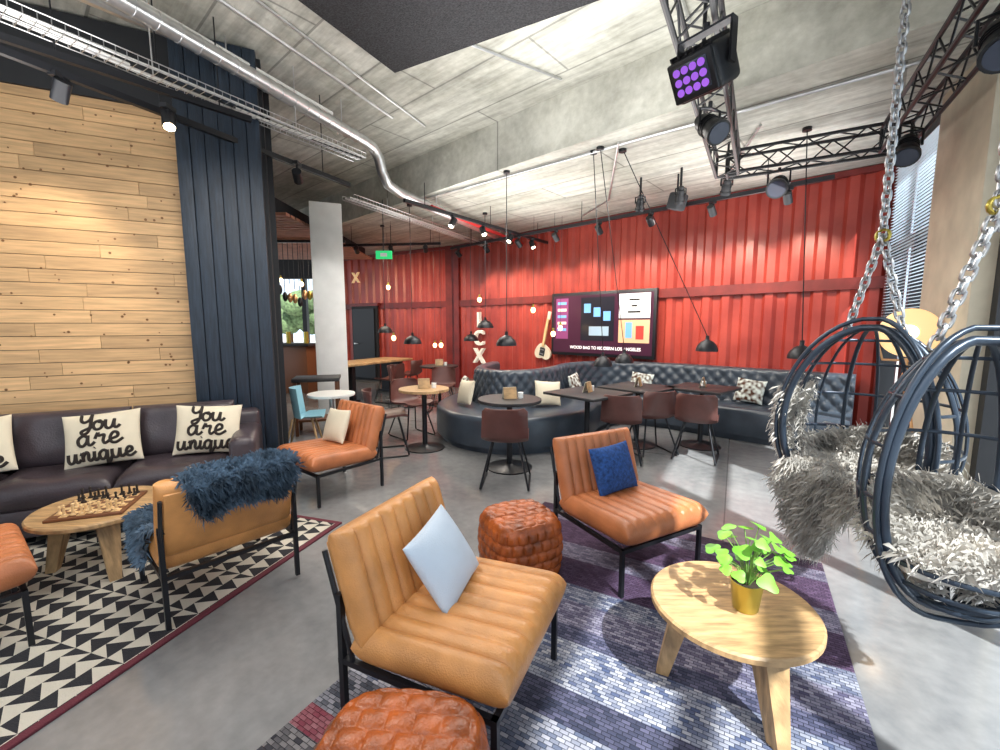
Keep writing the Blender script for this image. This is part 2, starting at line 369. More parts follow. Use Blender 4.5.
# left wood wall
w=Vector((.9,.435,0)).normalized(); wq=Vector((-w.y,w.x,0)); P0=Vector((-3.88,3.36,0))
def LW(s,o=0): return P0+w*s+wq*o
b=B(); seg(b,LW(-4),LW(1.9),0,3.9,.25,'blackmat',off=.16); 
b.make('wall_left',loc=(0,0,0))
CS=1.24
b=B(); z=.02; rowh=.107
while z<3.28:
    s=-4+random.uniform(-.8,0)
    while s<CS:
        l=random.uniform(.7,1.9); a=max(s,-4); e=min(s+l,CS)
        if e-a>.03:
            seg(b,LW(a+.0015),LW(e-.0015),z,min(z+rowh-.005,3.3),.022+random.uniform(0,.006),'oaklight',off=.02)
        s+=l
    z+=rowh
for i in range(230):
    s=random.uniform(-1.5,CS-.05);zz=random.uniform(.9,3.25);p=LW(s,.004); r=random.uniform(.005,.011)
    b.cyl((p.x,p.y,zz),(p.x-wq.x*.001,p.y-wq.y*.001,zz),r,'knot',n=8)
b.make('wall_left_wood_cladding',loc=(0,0,0),flat=True)
b=B(); s=CS
seg(b,LW(CS),LW(1.87),0,3.88,.14,'blackmat',off=-.04)
while s<1.86:
    seg(b,LW(s+.003),LW(min(s+.105,1.87)-.003),0,3.88,.03,'navy',off=-.125,bev=.004); s+=.105
b.make('wall_left_dark_cladding',loc=(0,0,0))
b=B(); seg(b,LW(-4),LW(CS),3.3,3.88,.05,'blackmat',off=.0); b.make('trim_1',loc=(0,0,0))
b=B(); b.box((-2.72,6.95,1.67),(.46,.46,3.34),'concol',rot=(0,0,.37),bev=.01); b.make('column_white')
# right window wall
def winseg(b,a,e,mull,zt=3.25,z0=.06):
    seg(b,G(a),G(e),0,z0+.04,.14,'black'); seg(b,G(a),G(e),zt,zt+.12,.16,'black'); seg(b,G(a),G(e),2.35,2.42,.10,'black')
    k=max(1,round((e-a)/mull))
    for i in range(k+1):
        p=G(a+(e-a)*i/k); b.box((p.x,p.y,zt/2),(.08,.14,zt),'black',rot=(0,0,math.atan2(gd.y,gd.x)))
    seg(b,G(a),G(e),z0,zt,.012,'glass')
b=B(); winseg(b,.12,1.6,.8); b.make('window_1',loc=(0,0,0))
b=B(); winseg(b,2.6,10.2,1.5); b.make('window_2',loc=(0,0,0))
b=B(); seg(b,G(-.1),G(10.3),3.37,3.9,.2,'blackmat'); b.make('wall_right_header',loc=(0,0,0))
b=B(); seg(b,G(1.62),G(2.55),0,3.4,.35,'beige',bev=.01); b.make('column_right')
b=B()
for i in range(50): seg(b,G(.2,-.10),G(1.55,-.10),1.6+i*.033,1.603+i*.033,.026,'blind')
b.make('window_blind')
b=B(); seg(b,G(10.2),(-9,-3.5),0,.3,.2,'beige'); seg(b,G(10.2),(-9,-3.5),3.2,3.9,.2,'blackmat')
for i in range(7):
    p=G(10.2).lerp(Vector((-9,-3.5,0)),i/6); b.box((p.x,p.y,1.7),(.12,.12,3.4),'black')
b.make('wall_front',loc=(0,0,0))
b=B(); seg(b,(-4.5,12.35),(-10,12.6),0,.5,.2,'blackmat'); seg(b,(-4.5,12.35),(-10,12.6),2.8,3.9,.2,'blackmat')
for i in range(6): b.box((-4.55-i*1.0,12.35+i*.045,1.7),(.12,.15,3.3),'black')
b.make('window_3',loc=(0,0,0))
b=B(); seg(b,LW(1.9,.3),LW(1.3,5),0,3.9,.1,'blackmat'); b.make('wall_hall',loc=(0,0,0))
b=B()
for i in range(26): b.box((-4.6,6.3+i*.16,3.05),(3.2,.11,.04),'slat')
for x in(-6,-4.6,-3.2): b.box((x,8.3,3.18),(.05,4.2,.22),'blackmat')
b.make('slatted_ceiling')
# outside
b=B(); b.box((0,0,-.35),(120,120,.1),'pave'); b.make('outside_ground',loc=(0,0,0))
b=B()
for i in range(40):
    x=-26+i*.9; y=34+random.random()*4; 
    for k in range(3): b.ell((x+random.gauss(0,.7),y+random.gauss(0,.5),1.5+random.random()*2.2),(1.1,1,.9),'tree',n=10)
    b.cyl((x,y,-.3),(x,y,1.6),.12,'knot')
b.make('outside_trees')
b=B(); b.box((26,16,3),(6,16,9),'build')
for i in range(5):
    for j in range(3): b.box((22.97,10.5+i*2.7,.6+j*2.4),(.1,1.4,1.5),'glasslens')
b.make('outside_building')
# ------------------------------------------------------------------ rugs
def rug(name,corner,az,wid,ln,mat):
    a=math.radians(az); f=Vector((math.sin(a),math.cos(a),0)); r=Vector((f.y,-f.x,0))
    c=Vector((corner[0],corner[1],0))-f*ln/2+r*wid/2
    b=B(); b.box((0,0,.007),(abs(wid),ln,.014),mat,bev=.004); return b.make(name,loc=(c.x,c.y,0),rz=-a)
rug('patterned_rug',(-1.2,3.12),17,-2.6,3.6,rug_tri())
rug('woven_rug',(.38,3.5),30,1.9,3.7,rug_weave(3.7))
# ------------------------------------------------------------------ lounge chairs
def lounge(loc,dirn,mat,nr=9,throw=False):
    b=B(); W_=.65
    rb=lambda x,y,u,v: .018*(abs(math.sin(pi*nr*(x/W_+.5)))**.55)-.018
    T=Matrix.Translation((0,.04,.345))@Matrix.Rotation(math.radians(3),4,'X')
    b.pad(W_,.62,.15,mat,T,p=14,nx=120,ny=24,disp=rb)
    Tb=Matrix.Translation((0,-.280,.545))@Matrix.Rotation(math.radians(-73),4,'X')
    b.pad(W_,.42,.12,mat,Tb,p=14,nx=120,ny=22,disp=rb)
    b.box((0,-.335,.535),(W_-.05,.02,.34),mat,rot=(math.radians(17),0,0),bev=.008)
    for sx in(-1,1):
        x=sx*(W_/2-.012)
        k='black'
        b.box((x,.30,.135),(.022,.022,.27),k); b.box((x,-.01,.262),(.022,.64,.022),k)
        b.box((x,-.32,.26),(.022,.022,.52),k)
        b.tube([(x,-.27,.27),(x,-.385,.67)],.010,k,n=6)
    b.box((0,.30,.262),(W_,.022,.022),k); b.box((0,-.32,.262),(W_,.022,.022),k); b.box((0,-.32,.50),(W_,.022,.022),k)
    if throw:
        pts=[];vs=[];fs=[];nx,ny=18,30
        prof=[]
        for j in range(ny+1):
            t=j/ny
            if t<.45: q=t/.45; y=-.20-.125*q; z=.48+.26*q
            elif t<.6: q=(t-.45)/.15; y=-.325-.12*q; z=.75+.03*math.sin(pi*q)
            else: q=(t-.6)/.4; y=-.445+.03*q; z=.75-.17*q
            prof.append((y,z))
        for j in range(ny+1):
            for i in range(nx+1):
                u=-1+2*i/nx; wdt=.25*(1-.3*(abs(j/ny-.5)*2)**2.5); x=.03+u*wdt
                y,z=prof[j]; nzv=noise.noise(Vector((x*9,z*9,y*9)))*.02
                vs.append((x,y+nzv-.01,z+nzv-.02*abs(u)**3))
        for j in range(ny):
            for i in range(nx):
                a=j*(nx+1)+i; fs.append((a,a+1,a+nx+2,a+nx+1))
        b.add(vs,fs,'furblue')
        for k2 in range(16000):
            j=random.randint(0,ny-1); i=random.randint(0,nx-1); p=Vector(vs[j*(nx+1)+i]).lerp(Vector(vs[(j+1)*(nx+1)+i+1]),random.random())+Vector((random.uniform(-.015,.015),0,0))
            nn=Vector((0,.9,.5)) if j<ny*.42 else (Vector((0,0,1)) if j<ny*.62 else Vector((0,-1,.3)))
            pts.append((p,nn))
        vs2=[];fs2=[]
        for j in range(9):
            for i in range(9):
                t=j/8; x=-.20-.13*min(1,t*1.6); z=.44+.02-(max(0,t-.6)*.45); y=.02+.16*(i/8-.5)*2*(1-.3*t)
                vs2.append((x-.012,y,z))
        for j in range(8):
            for i in range(8): a=j*9+i; fs2.append((a,a+1,a+10,a+9))
        b.add(vs2,fs2,'furblue')
        for k2 in range(3000): pts.append((Vector(random.choice(vs2))+Vector((0,random.uniform(-.02,.02),0)),Vector((-.5,0,.6))))
        b.fur(pts,.05,'furblue',w=.0022,down=.5)
    b.make('lounge_chair',loc=(loc[0],loc[1],.0145),rz=face(*dirn))
GL={'Y':([[(0,1.75),(.05,1.2),(.3,.95),(.6,1.2),(.68,1.75)],[(.68,1.75),(.68,.6),(.55,-.15),(.25,-.35),(.12,-.05),(.5,.2),(.85,.35)]],.85),
'o':([[(.35,.98),(.1,.85),(.02,.45),(.2,.03),(.5,.1),(.6,.55),(.42,.98),(.35,.85),(.75,.75)]],.78),
'u':([[(0,1),(.02,.3),(.2,0),(.45,.2),(.56,1)],[(.56,1),(.58,.2),(.75,.02),(.95,.3)]],.95),
'a':([[(.55,.8),(.3,1),(.04,.7),(.06,.2),(.28,.0),(.5,.35),(.56,.98)],[(.56,.98),(.58,.2),(.75,.02),(.95,.3)]],.95),
'r':([[(0,.55),(.15,1.12),(.22,.82),(.5,.86),(.46,.3),(.58,.02),(.8,.25)]],.8),
'e':([[(.0,.35),(.42,.55),(.42,.92),(.2,1),(.04,.55),(.12,.08),(.4,.0),(.75,.35)]],.75),
'n':([[(0,.7),(.1,1),(.13,.5),(.13,.02)],[(.13,.5),(.36,1),(.52,.75),(.53,.2),(.68,.02),(.88,.3)]],.88),
'i':([[(.06,1),(.06,.2),(.2,0),(.4,.3)],[(.08,1.38),(.12,1.42)]],.4),
'q':([[(.55,.8),(.3,1),(.04,.7),(.06,.2),(.28,.0),(.5,.35),(.56,.98)],[(.56,.98),(.56,-.3),(.48,-.7),(.62,-.55),(.9,.2)]],.9)}
def cushion(name,loc,sz,mat,rotm,t=.14,words=None,col='ink'):
    b=B(); s1,s2=sz
    T=rotm
    b.pad(s1,s2,t,mat,T,p=2.0,nx=28,ny=28,pinch=.06,ex=.45)
    if words:
        def hf(x,y):
            u=x/(s1/2);v=y/(s2/2); return t/2*(max(0,1-u*u)*max(0,1-v*v))**.45
        for k,(wrd,xh,wd_) in enumerate(words):
            tot=sum(GL[ch][1] for ch in wrd); sxx=wd_*s1/tot; x0=-wd_*s1/2; base=s2*(.15-.275*k)
            for ch in wrd:
                st,ad=GL[ch]
                for pl_ in st:
                    P=catmull(pl_,5); Q=[]
                    for p in P:
                        y=base+p.y*xh*s2; x=x0+p.x*sxx+.06*p.y*xh*s2; x=max(-s1*.46,min(s1*.46,x)); y=max(-s2*.46,min(s2*.46,y))
                        Q.append((x,y,hf(x,y)-.001))
                    b.tube(Q,.0105,col,n=8,T=T)
                x0+=ad*sxx
    return b.make(name,loc=loc)
def prot(dirn,lean,roll=0):
    a=face(*dirn)
    return Matrix.Rotation(a,4,'Z')@Matrix.Rotation(-math.radians(90-lean)+0,4,'X')@Matrix.Rotation(pi,4,'Z')@Matrix.Rotation(math.radians(roll),4,'Z')
CA=((-.16,1.61),(.91,-.41)); CB=((.80,2.62),(.47,-.88)); CE=((-1.54,3.80),(-.62,-.79))
lounge(*CA,'tan'); lounge(*CB,'tan2')
lounge((-1.66,2.40),(-.75,.66),'tan',throw=True)
lounge((-2.62,1.80),(.6,.8),'tan2')
lounge(*CE,'tan2')
def chairpt(loc,dirn,x,y,z):
    a=face(*dirn); return (loc[0]+x*math.cos(a)-y*math.sin(a), loc[1]+x*math.sin(a)+y*math.cos(a), z)
cushion('white_pillow',chairpt(*CA,-.02,-.085,.555),(.32,.32),'white',prot(CA[1],30,10),t=.13)
cushion('blue_pillow',chairpt(*CB,.0,-.12,.570),(.33,.31),'blue',prot(CB[1],20,3),t=.13)
cushion('cream_pillow',chairpt(*CE,.05,-.10,.575),(.33,.31),'cream',prot(CE[1],20,3),t=.12)
# ------------------------------------------------------------------ leather sofa
e=Vector((-2.22,3.52,0))+w*.17-w*1.95+wq*.05
def sofa():
    b=B(); Ln=3.9; D=.80
    b.box((0,.0,.17),(Ln,D-.04,.2),'sofa',bev=.03)
    b.box((0,-D/2+.11,.40),(Ln,.2,.66),'sofa',bev=.05,seg=3)
    n=5; cw=(Ln-.36)/n
    for i in range(n):
        x=-Ln/2+.18+cw*(i+.5)
        T=Matrix.Translation((x,.09,.345)); b.pad(cw-.01,D-.20,.21,'sofa',T,p=9,nx=24,ny=24,disp=lambda xx,yy,u,v: .016*noise.noise(Vector((xx*7+x,yy*7,0))))
        T=Matrix.Translation((x,-D/2+.25,.63))@Matrix.Rotation(math.radians(-78),4,'X')
        b.pad(cw-.01,.42,.21,'sofa',T,p=6,nx=24,ny=22,disp=lambda xx,yy,u,v: .02*noise.noise(Vector((xx*7+x,yy*7,3))))
    for sx in(-1,1): b.box((sx*(Ln/2-.09),.0,.35),(.19,D,.54),'sofa',bev=.06,seg=3)
    for sx in(-1,1):
        for sy in(-1,1): b.cyl((sx*(Ln/2-.15),sy*.33,0),(sx*(Ln/2-.15),sy*.33,.08),.025,'black')
    b.make('leather_sofa',loc=(e.x,e.y,.0145),rz=math.atan2(-w.y,-w.x))
sofa(); fd=(w.y,-w.x)
def sofapt(s,o,z): p=e+w*s+Vector((w.y,-w.x,0))*o; return (p.x,p.y,z)
for s_,rl in((.94,4),(1.60,-4),(.23,8)):
    cushion('lettered_pillow',sofapt(s_,.05,.655),(.46,.40),'cream',prot(fd,20,rl),t=.15,words=[('You',.17,.50),('are',.19,.56),('unique',.16,.84)])
# ------------------------------------------------------------------ tables
def coffee(loc,r,h,nm,rz=0,legs=(20,140,260)):
    b=B()
    b.lathe([(0,h-.035),(r-.012,h-.035),(r,h-.026),(r,h-.008),(r-.008,h),(0,h)],'oak',n=48)
    for a in legs:
        t=math.radians(a); c,s_=math.cos(t),math.sin(t)
        p0=Vector((c*r*.55,s_*r*.55,h-.03)); p1=Vector((c*r*.8,s_*r*.8,0))
        vs=[];u=Vector((-s_,c,0)); vv=Vector((c,s_,0))
        for p,a1,a2 in((p0,.055,.04),(p1,.028,.025)):
            for q1,q2 in((-1,-1),(1,-1),(1,1),(-1,1)): vs.append(p+u*a1*q1+vv*a2*q2)
        b.add(vs,[(0,1,2,3),(7,6,5,4),(0,4,5,1),(1,5,6,2),(2,6,7,3),(3,7,4,0)],'oak')
    b.make(nm,loc=(loc[0],loc[1],.0145),rz=rz)
coffee((.925,1.60),.305,.39,'round_coffee_table',legs=(155,285,40))
coffee((-2.47,2.55),.33,.38,'round_coffee_table',legs=(200,320,80))
b=B(); S=.04
b.box((0,0,.008),(.36,.36,.016),'chessd',bev=.003)
for i in range(8):
    for j in range(8): b.box(((i-3.5)*S,(j-3.5)*S,.0165),(S,S,.004),'chessl' if (i+j)%2 else 'chessd')
for j in(0,1,6,7):
    for i in range(8):
        if random.random()<.12: continue
        hh=.045 if j in(1,6) else random.choice((.065,.07,.055)); jj=j+(random.choice((0,1,2)) if j==1 else (-random.choice((0,1,1)) if j==6 else 0))
        mt='chessl' if j<2 else 'ink'; c=((i-3.5)*S,(jj-3.5)*S,.0185)
        b.lathe([(0,0),(.014,0),(.014,.006),(.007,.012),(.005,hh*.7),(.009,hh*.75),(.005,hh*.8),(.009,hh*.9),(.006,hh),(0,hh+.003)],mt,c,n=10)
b.make('chess_set',loc=(-2.45,2.52,.3955),rz=.35)
def pouf(loc,s,h,rz):
    b=B(); n=8; pw=.38; ex=3.4
    def brick(x,y):
        r=(y/s+.5)*n; ri=math.floor(r); q=(x/s+.5)*n*.8+(.5 if ri%2 else 0)
        return .014*(abs(math.sin(pi*r))**pw*abs(math.sin(pi*q))**pw)
    vs=[];fs=[];N=192;Mz=40;Mt=60
    for j in range(Mz+1):
        z=j/Mz; bul=.93+.07*math.sin(pi*z)
        rr=z*5; ri=math.floor(rr-1e-6)
        for i in range(N):
            t=2*pi*i/N; c,s_=math.cos(t),math.sin(t); k=(abs(c)**ex+abs(s_)**ex)**(-1/ex)
            q=(i/N)*24+(.5 if ri%2 else 0)
            d=.013*(abs(math.sin(pi*rr))**pw*abs(math.sin(pi*q))**pw)
            R=(s/2-.016)*bul*k+d
            vs.append((R*c,R*s_,.01+z*(h-.045)))
    for j in range(1,Mt+1):
        q=1-j/Mt
        for i in range(N):
            t=2*pi*i/N; c,s_=math.cos(t),math.sin(t); k=(abs(c)**ex+abs(s_)**ex)**(-1/ex)
            R=(s/2-.016)*.93*k*q; x,y=R*c,R*s_
            vs.append((x,y,h-.035+.024*(1-q**8)**.5+brick(x,y)*min(1,(1-q)*12)))
    for j in range(Mz+Mt):
        for i in range(N):
            k=(i+1)%N; fs.append((j*N+i,j*N+k,(j+1)*N+k,(j+1)*N+i))
    fs.append(list(range(N-1,-1,-1)))
    b.add(vs,fs,'pouf')
    b.make('leather_pouf',loc=(loc[0],loc[1],.006),rz=rz,ang=75)
pouf((.12,2.52),.48,.36,.45); pouf((-.28,1.01),.52,.375,-.1)
# plant
b=B(); 
b.lathe([(0,0),(.043,0),(.046,.005),(.058,.11),(.060,.115),(.056,.115),(.053,.10),(0,.10)],'brass',n=32)
b.lathe([(0,.101),(.053,.101)],'soil',n=24)
random.seed(11)
for i in range(38):
    t=random.uniform(0,2*pi); rad=random.uniform(.02,.15); z=.18+random.uniform(0,.19)*(1.1-rad/.2)
    tip=Vector((math.cos(t)*rad,math.sin(t)*rad,z))
    b.tube([(0.01*math.cos(t),.01*math.sin(t),.10),(tip.x*.35,tip.y*.35,.10+(z-.10)*.6),tip],.0018,'stem',n=5)
    R=random.uniform(.018,.034); up=Vector((math.cos(t)*.5,math.sin(t)*.5-.25,1)).normalized(); a,c=frame(up)
    vs=[tip];N=18
    for k in range(N):
        q=2*pi*k/N; rr=R*(1+.2*math.cos(3*q)); vs.append(tip+a*math.cos(q)*rr+c*math.sin(q)*rr-up*R*.18*(1+.4*math.cos(2*q)))
    b.add(vs,[(0,k+1,(k+1)%N+1) for k in range(N)],'leaf')
b.make('potted_pilea_plant',loc=(.955,1.56,.4055))
# ------------------------------------------------------------------ chesterfield banquette
Ff=[(3.90,4.70),(3.5,5.05),(2.8,5.7),(2.25,6.2),(1.8,6.32),(1.42,5.95),(1.1,5.35),(.6,4.92),(0,4.80),(-.55,5.1),(-.85,5.7),(-.82,6.3),(-.6,6.95)]
Kk=[(4.34,5.20),(3.97,5.56),(3.27,6.22),(2.7,6.75),(1.75,7.15),(1.05,6.80),(.75,6.25),(.45,5.85),(.1,5.7),(-.1,5.85),(-.2,6.15),(-.15,6.55),(.0,7.0)]
F=catmull(Ff,30);K=catmull(Kk,30)
b=B(); vs=[];fs=[];arc=0
for i in range(len(F)):
    if i>0: arc+=(K[i]-K[i-1]).length*.5+(F[i]-F[i-1]).length*.5
    d=(K[i]-F[i]);D=d.length;d.normalize()
    cs=[(.07,.0),(.07,.08),(0,.08),(-.005,.2),(0,.38),(.02,.425),(.06,.44),(D*.5,.445),(D-.25,.44)]
    nb=16
    for k in range(nb+1):
        z=.44+.42*k/nb; a=arc/.17; c=z/.17
        h=(abs(math.sin(pi*(a+c)/1.0))**.5)*(abs(math.sin(pi*(a-c)/1.0))**.5)*.035
        cs.append((D-.215+.05*k/nb-h,z))
    cs+= [(D-.17,.895),(D-.13,.91),(D-.04,.91),(D-.005,.885),(D,.86),(D,0)]
    cnt=len(cs)
    for a,z in cs: p=F[i]+d*a; vs.append((p.x,p.y,z))
for i in range(len(F)-1):
    for k in range(cnt-1): fs.append((i*cnt+k,i*cnt+k+1,(i+1)*cnt+k+1,(i+1)*cnt+k))
fs.append(list(range(cnt))); fs.append([(len(F)-1)*cnt+k for k in range(cnt-1,-1,-1)])
b.add(vs,fs,'chest'); b.make('tufted_banquette_sofa',loc=(0,0,.001),ang=70)
for (x,y,mt,dr) in((2.15,6.50,'tile',(-.7,-.7)),(3.36,5.72,'tile',(-.7,-.7)),(.62,5.52,'cream',(.3,-.95)),(-.45,5.62,'cream',(-.8,-.5)),(-.52,6.1,'tile',(-.95,-.2)),(1.12,6.35,'tile',(.8,-.5))):
    cushion('scatter_pillow',(x,y,.62),(.36,.32),mt,prot(dr,16,random.uniform(-5,5)),t=.12)
# ------------------------------------------------------------------ cafe chairs and tables
def cafe_chair(loc,dirn,mat='brown'):
    b=B(); prof=[(.22,.455),(.15,.465),(0,.45),(-.12,.445),(-.18,.47),(-.21,.54),(-.235,.64),(-.26,.76)]
    P=catmull([(p[0],p[1]) for p in prof],3); nx=14; vs=[];fs=[]
    for th in(0,-.02):
        for j,p in enumerate(P):
            t=j/(len(P)-1)
            for i in range(nx+1):
                u=-1+2*i/nx; hw=.205+.01*math.sin(pi*t)-(.03 if j==len(P)-1 else 0)
                curl=(abs(u)**3)
                y=p[0]+(curl*.09 if t>.5 else 0)*(t-.5)*2; z=p[1]+(curl*.03 if t<=.6 else 0)
                vs.append((u*hw,y-(0 if t<.55 else -th*1.0),z+(th if t<.55 else 0)))
    n1=len(P)*(nx+1)
    for o,fl in((0,0),(n1,1)):
        for j in range(len(P)-1):
            for i in range(nx):
                a=o+j*(nx+1)+i; f=(a,a+1,a+nx+2,a+nx+1); fs.append(f if not fl else f[::-1])
    for j in range(len(P)-1):
        for i in(0,nx): a=j*(nx+1)+i; fs.append((a,a+nx+1,n1+a+nx+1,n1+a))
    for i in range(nx):
        for j in(0,len(P)-1): a=j*(nx+1)+i; fs.append((a,n1+a,n1+a+1,a+1))
    b.add(vs,fs,mat)
    for sx in(-1,1):
        b.tube([(sx*.12,.12,.44),(sx*.22,.22,.02),(sx*.22,.2,.01),(sx*.22,-.2,.01),(sx*.22,-.24,.02),(sx*.12,-.1,.44)],.010,'black',n=8)
    b.tube([(-.13,.12,.435),(.13,.12,.435)],.01,'black'); b.tube([(-.13,-.1,.43),(.13,-.1,.43)],.01,'black')
    b.make('cafe_chair',loc=(loc[0],loc[1],0),rz=face(*dirn))
def cafe_table(loc,r,mat='darkwood',square=False,h=.74,rz=0,card=True):
    b=B()
    b.lathe([(0,0),(.24,0),(.24,.012),(.05,.03),(.03,.05),(.03,h-.04),(.12,h-.03),(0,h-.03)],'black',n=24)
    if square: b.box((0,0,h-.015),(r*2,r*2,.03),mat,bev=.006)
    else: b.lathe([(0,h-.03),(r,h-.03),(r+.003,h-.015),(r,h),(0,h)],mat,n=36)
    b.make('cafe_table',loc=(loc[0],loc[1],0),rz=rz)
    if card:
        b=B(); b.box((0,.02,.06),(.14,.004,.12),'cream',rot=(.25,0,0)); b.box((0,-.02,.06),(.14,.004,.12),'oak',rot=(-.25,0,0)); b.cyl((.12,0,0),(.12,0,.06),.03,'whitep'); b.make('menu_stand',loc=(loc[0],loc[1],h),rz=rz+.3)
cafe_table((.10,4.42),.33)
cafe_table((1.0,4.85),.36,square=True,rz=.7)
cafe_table((1.72,5.3),.36,square=True,rz=.75)
cafe_table((2.5,5.25),.34,square=True,rz=.75)
cafe_table((-.92,5.15),.30,'oak')
for l,d in(((.06,3.98),(.1,1)),((1.35,4.70),(.3,1)),((1.78,4.98),(-.2,1)),((2.22,4.75),(.5,.85)),((-1.32,4.95),(.95,.3)),((-1.2,5.75),(.7,-.7))):
    cafe_chair(l,d)
cafe_chair((-1.0,7.4),(0,-1)); cafe_chair((-.5,8.0),(-1,-.2)); cafe_chair((-1.8,7.9),(1,.1)); cafe_table((-1.15,8.1),.36,'darkwood')
b=B(); b.box((0,0,.74),(1.9,.8,.045),'oak',bev=.008)
for sx in(-1,1): 
    b.box((sx*.7,0,.36),(.09,.55,.72),'black'); b.box((sx*.7,0,.03),(.12,.7,.05),'black')
b.make('long_wooden_table',loc=(-2.75,9.0,0),rz=1.1)
cafe_chair((-2.15,8.35),(-1,.5)); cafe_chair((-1.95,9.2),(-1,.4)); cafe_chair((-3.25,8.45),(.9,.1))
b=B(); b.box((0,0,.76),(.6,.45,.05),'darkwood',bev=.01)
for sx in(-1,1):
    for sy in(-1,1): b.box((sx*.26,sy*.18,.37),(.04,.04,.74),'chessd')
b.box((0,0,.2),(.52,.36,.03),'chessd'); b.make('dark_console_table',loc=(-2.55,5.95,0),rz=.3)
b=B(); vs=[];fs=[]
for j in range(9):
    for i in range(13):
        u=-1+2*i/12;t=j/8; y=.2-.36*t if t<.6 else -.016-.1*(t-.6); z=.44+.05*abs(u)**2 if t<.6 else .44+(t-.6)*.9
        vs.append((u*.22*(1-.2*t),y-.1*(1-u*u)*(t>.5),z))
for j in range(8):
    for i in range(12): a=j*13+i; fs.append((a,a+1,a+14,a+13))
b.add(vs,fs,'lightblue')
for sx in(-1,1):
    for sy in(-1,1): b.cyl((sx*.1,sy*.1-.02,.45),(sx*.22,sy*.2-.02,0),.012,'oak')
b.make('blue_shell_chair',loc=(-2.24,4.86,0),rz=face(1,.3))
b=B(); b.lathe([(0,.62),(.28,.62),(.285,.635),(.28,.65),(0,.65)],'whitep',n=32); b.cyl((0,0,.02),(0,0,.62),.03,'steel'); b.lathe([(0,0),(.22,0),(.2,.02),(0,.03)],'steel'); b.make('white_side_table',loc=(-2.12,5.34,0))
# ------------------------------------------------------------------ TV on back wall
pl=Vector((1.1,8.37,0));pr=Vector((2.57,6.98,0)); sL=pl.dot(wd);sR=pr.dot(wd); tw=sL-sR; mid=W(6.72,(sL+sR)/2)
T=Matrix.Translation((mid.x,mid.y,1.515))@Matrix.Rotation(math.atan2(-wd.y,-wd.x),4,'Z')
b=B(); b.box((0,0,0),(tw+.02,.06,1.14),'black',bev=.008,T=T)
b.box((0,.04,0),(.5,.05,.4),'blackmat',T=T)
bw=tw-.08; 
b.box((0,-.032,0),(bw,.004,1.03),screen('screen_plum',(.05,.012,.03),.4),T=T)
b.box((-bw*.02,-.036,.09),(bw*.34,.004,.76),screen('screen_dark',(.012,.012,.02),.4),T=T)
b.box((bw*.335,-.036,.30),(bw*.28,.004,.40),screen('screen_white',(.75,.76,.78),.6),T=T)
b.box((bw*.335,-.036,-.12),(bw*.28,.004,.38),screen('screen_orange',(.75,.42,.25),.5),T=T)
b.box((-bw*.40,-.036,.1),(bw*.14,.004,.74),screen('screen_magenta',(.22,.05,.15),.5),T=T)
scb=screen('screen_blue',(.15,.35,.7),.7); scc=screen('screen_cream',(.8,.7,.55),.5)
for i in range(3): b.box((-bw*.12+i*bw*.1,-.039,.28-i*.07),(bw*.07,.003,.16),scb,T=T)
b.box((bw*.0,-.039,-.12),(bw*.2,.003,.16),screen('screen_teal',(.3,.4,.5),.5),T=T)
b.box((bw*.29,-.040,-.10),(bw*.06,.003,.26),scb,T=T); b.box((bw*.39,-.040,-.14),(bw*.07,.003,.22),screen('screen_red',(.6,.05,.04),.6),T=T)
for i in range(5): b.box((-bw*.40,-.040,.38-i*.12),(bw*.1,.003,.05),scc if i%2 else scb,T=T)
b.text('WOOD BAG TO MODERN LOS ANGELES',.075,0,screen('screen_text',(.85,.8,.8),1.0),T@Matrix.Translation((.1,-.040,-.42))@Matrix.Rotation(pi/2,4,'X'),bold=.002)
for i,wv in enumerate((.18,.1,.22)): b.box((bw*.335,-.040,.40-i*.1),(wv,.003,.03),'ink',T=T)
b.make('wall_television')
gx=W(6.74,sL+.25); T=Matrix.Translation((gx.x,gx.y,.98))@Matrix.Rotation(math.atan2(-wd.y,-wd.x),4,'Z')@Matrix.Rotation(.22,4,'Y')
b=B(); out=[]
for k in range(40):
    t=2*pi*k/40; r=.165+.035*math.cos(2*t+pi)+.02*math.cos(3*t+.6); out.append((r*math.sin(t)*.95,r*math.cos(t)*1.1))
vs=[(x,-.02,z) for x,z in out]+[(x,.02,z) for x,z in out]; fs=[list(range(40)),list(range(79,39,-1))]+[(i,(i+1)%40,40+(i+1)%40,40+i) for i in range(40)]
b.add(vs,fs,'cream',T); b.box((0,-.03,.38),(.05,.03,.55),'chessl',T=T); b.box((.01,-.03,.72),(.08,.02,.16),'cream',T=T,bev=.01); b.box((0,-.026,0),(.12,.012,.16),'blackmat',T=T,bev=.01)
for i in(-1,1): b.box((0,-.036,i*.04),(.08,.01,.02),'steel',T=T)
b.make('electric_guitar')
for i,(ch) in enumerate('ICX'):
    p=W(6.70,Vector((-.50,9.6,0)).dot(wd)); T=Matrix.Translation((p.x,p.y,1.60-.40*i))@Matrix.Rotation(math.atan2(-wd.y,-wd.x),4,'Z')@Matrix.Rotation(pi/2,4,'X')
    b=B(); b.text(ch,.46,.04,pm('letter_white'+ch,(.85,.82,.74),.5,emit=.25,ecol=(1,.9,.7)),T,bold=.008); b.make('marquee_letter')
p=Jt+(Lf-Jt)*.88; T=Matrix.Translation((p.x+.1,p.y-.25,2.75))@Matrix.Rotation(math.atan2(-(Lf-Jt).y,-(Lf-Jt).x),4,'Z')@Matrix.Rotation(pi/2,4,'X')
b=B(); b.text('X',.4,.03,pm('letter_amber',(.7,.5,.3),.5,emit=.5,ecol=(1,.6,.3)),T); b.make('marquee_letter')
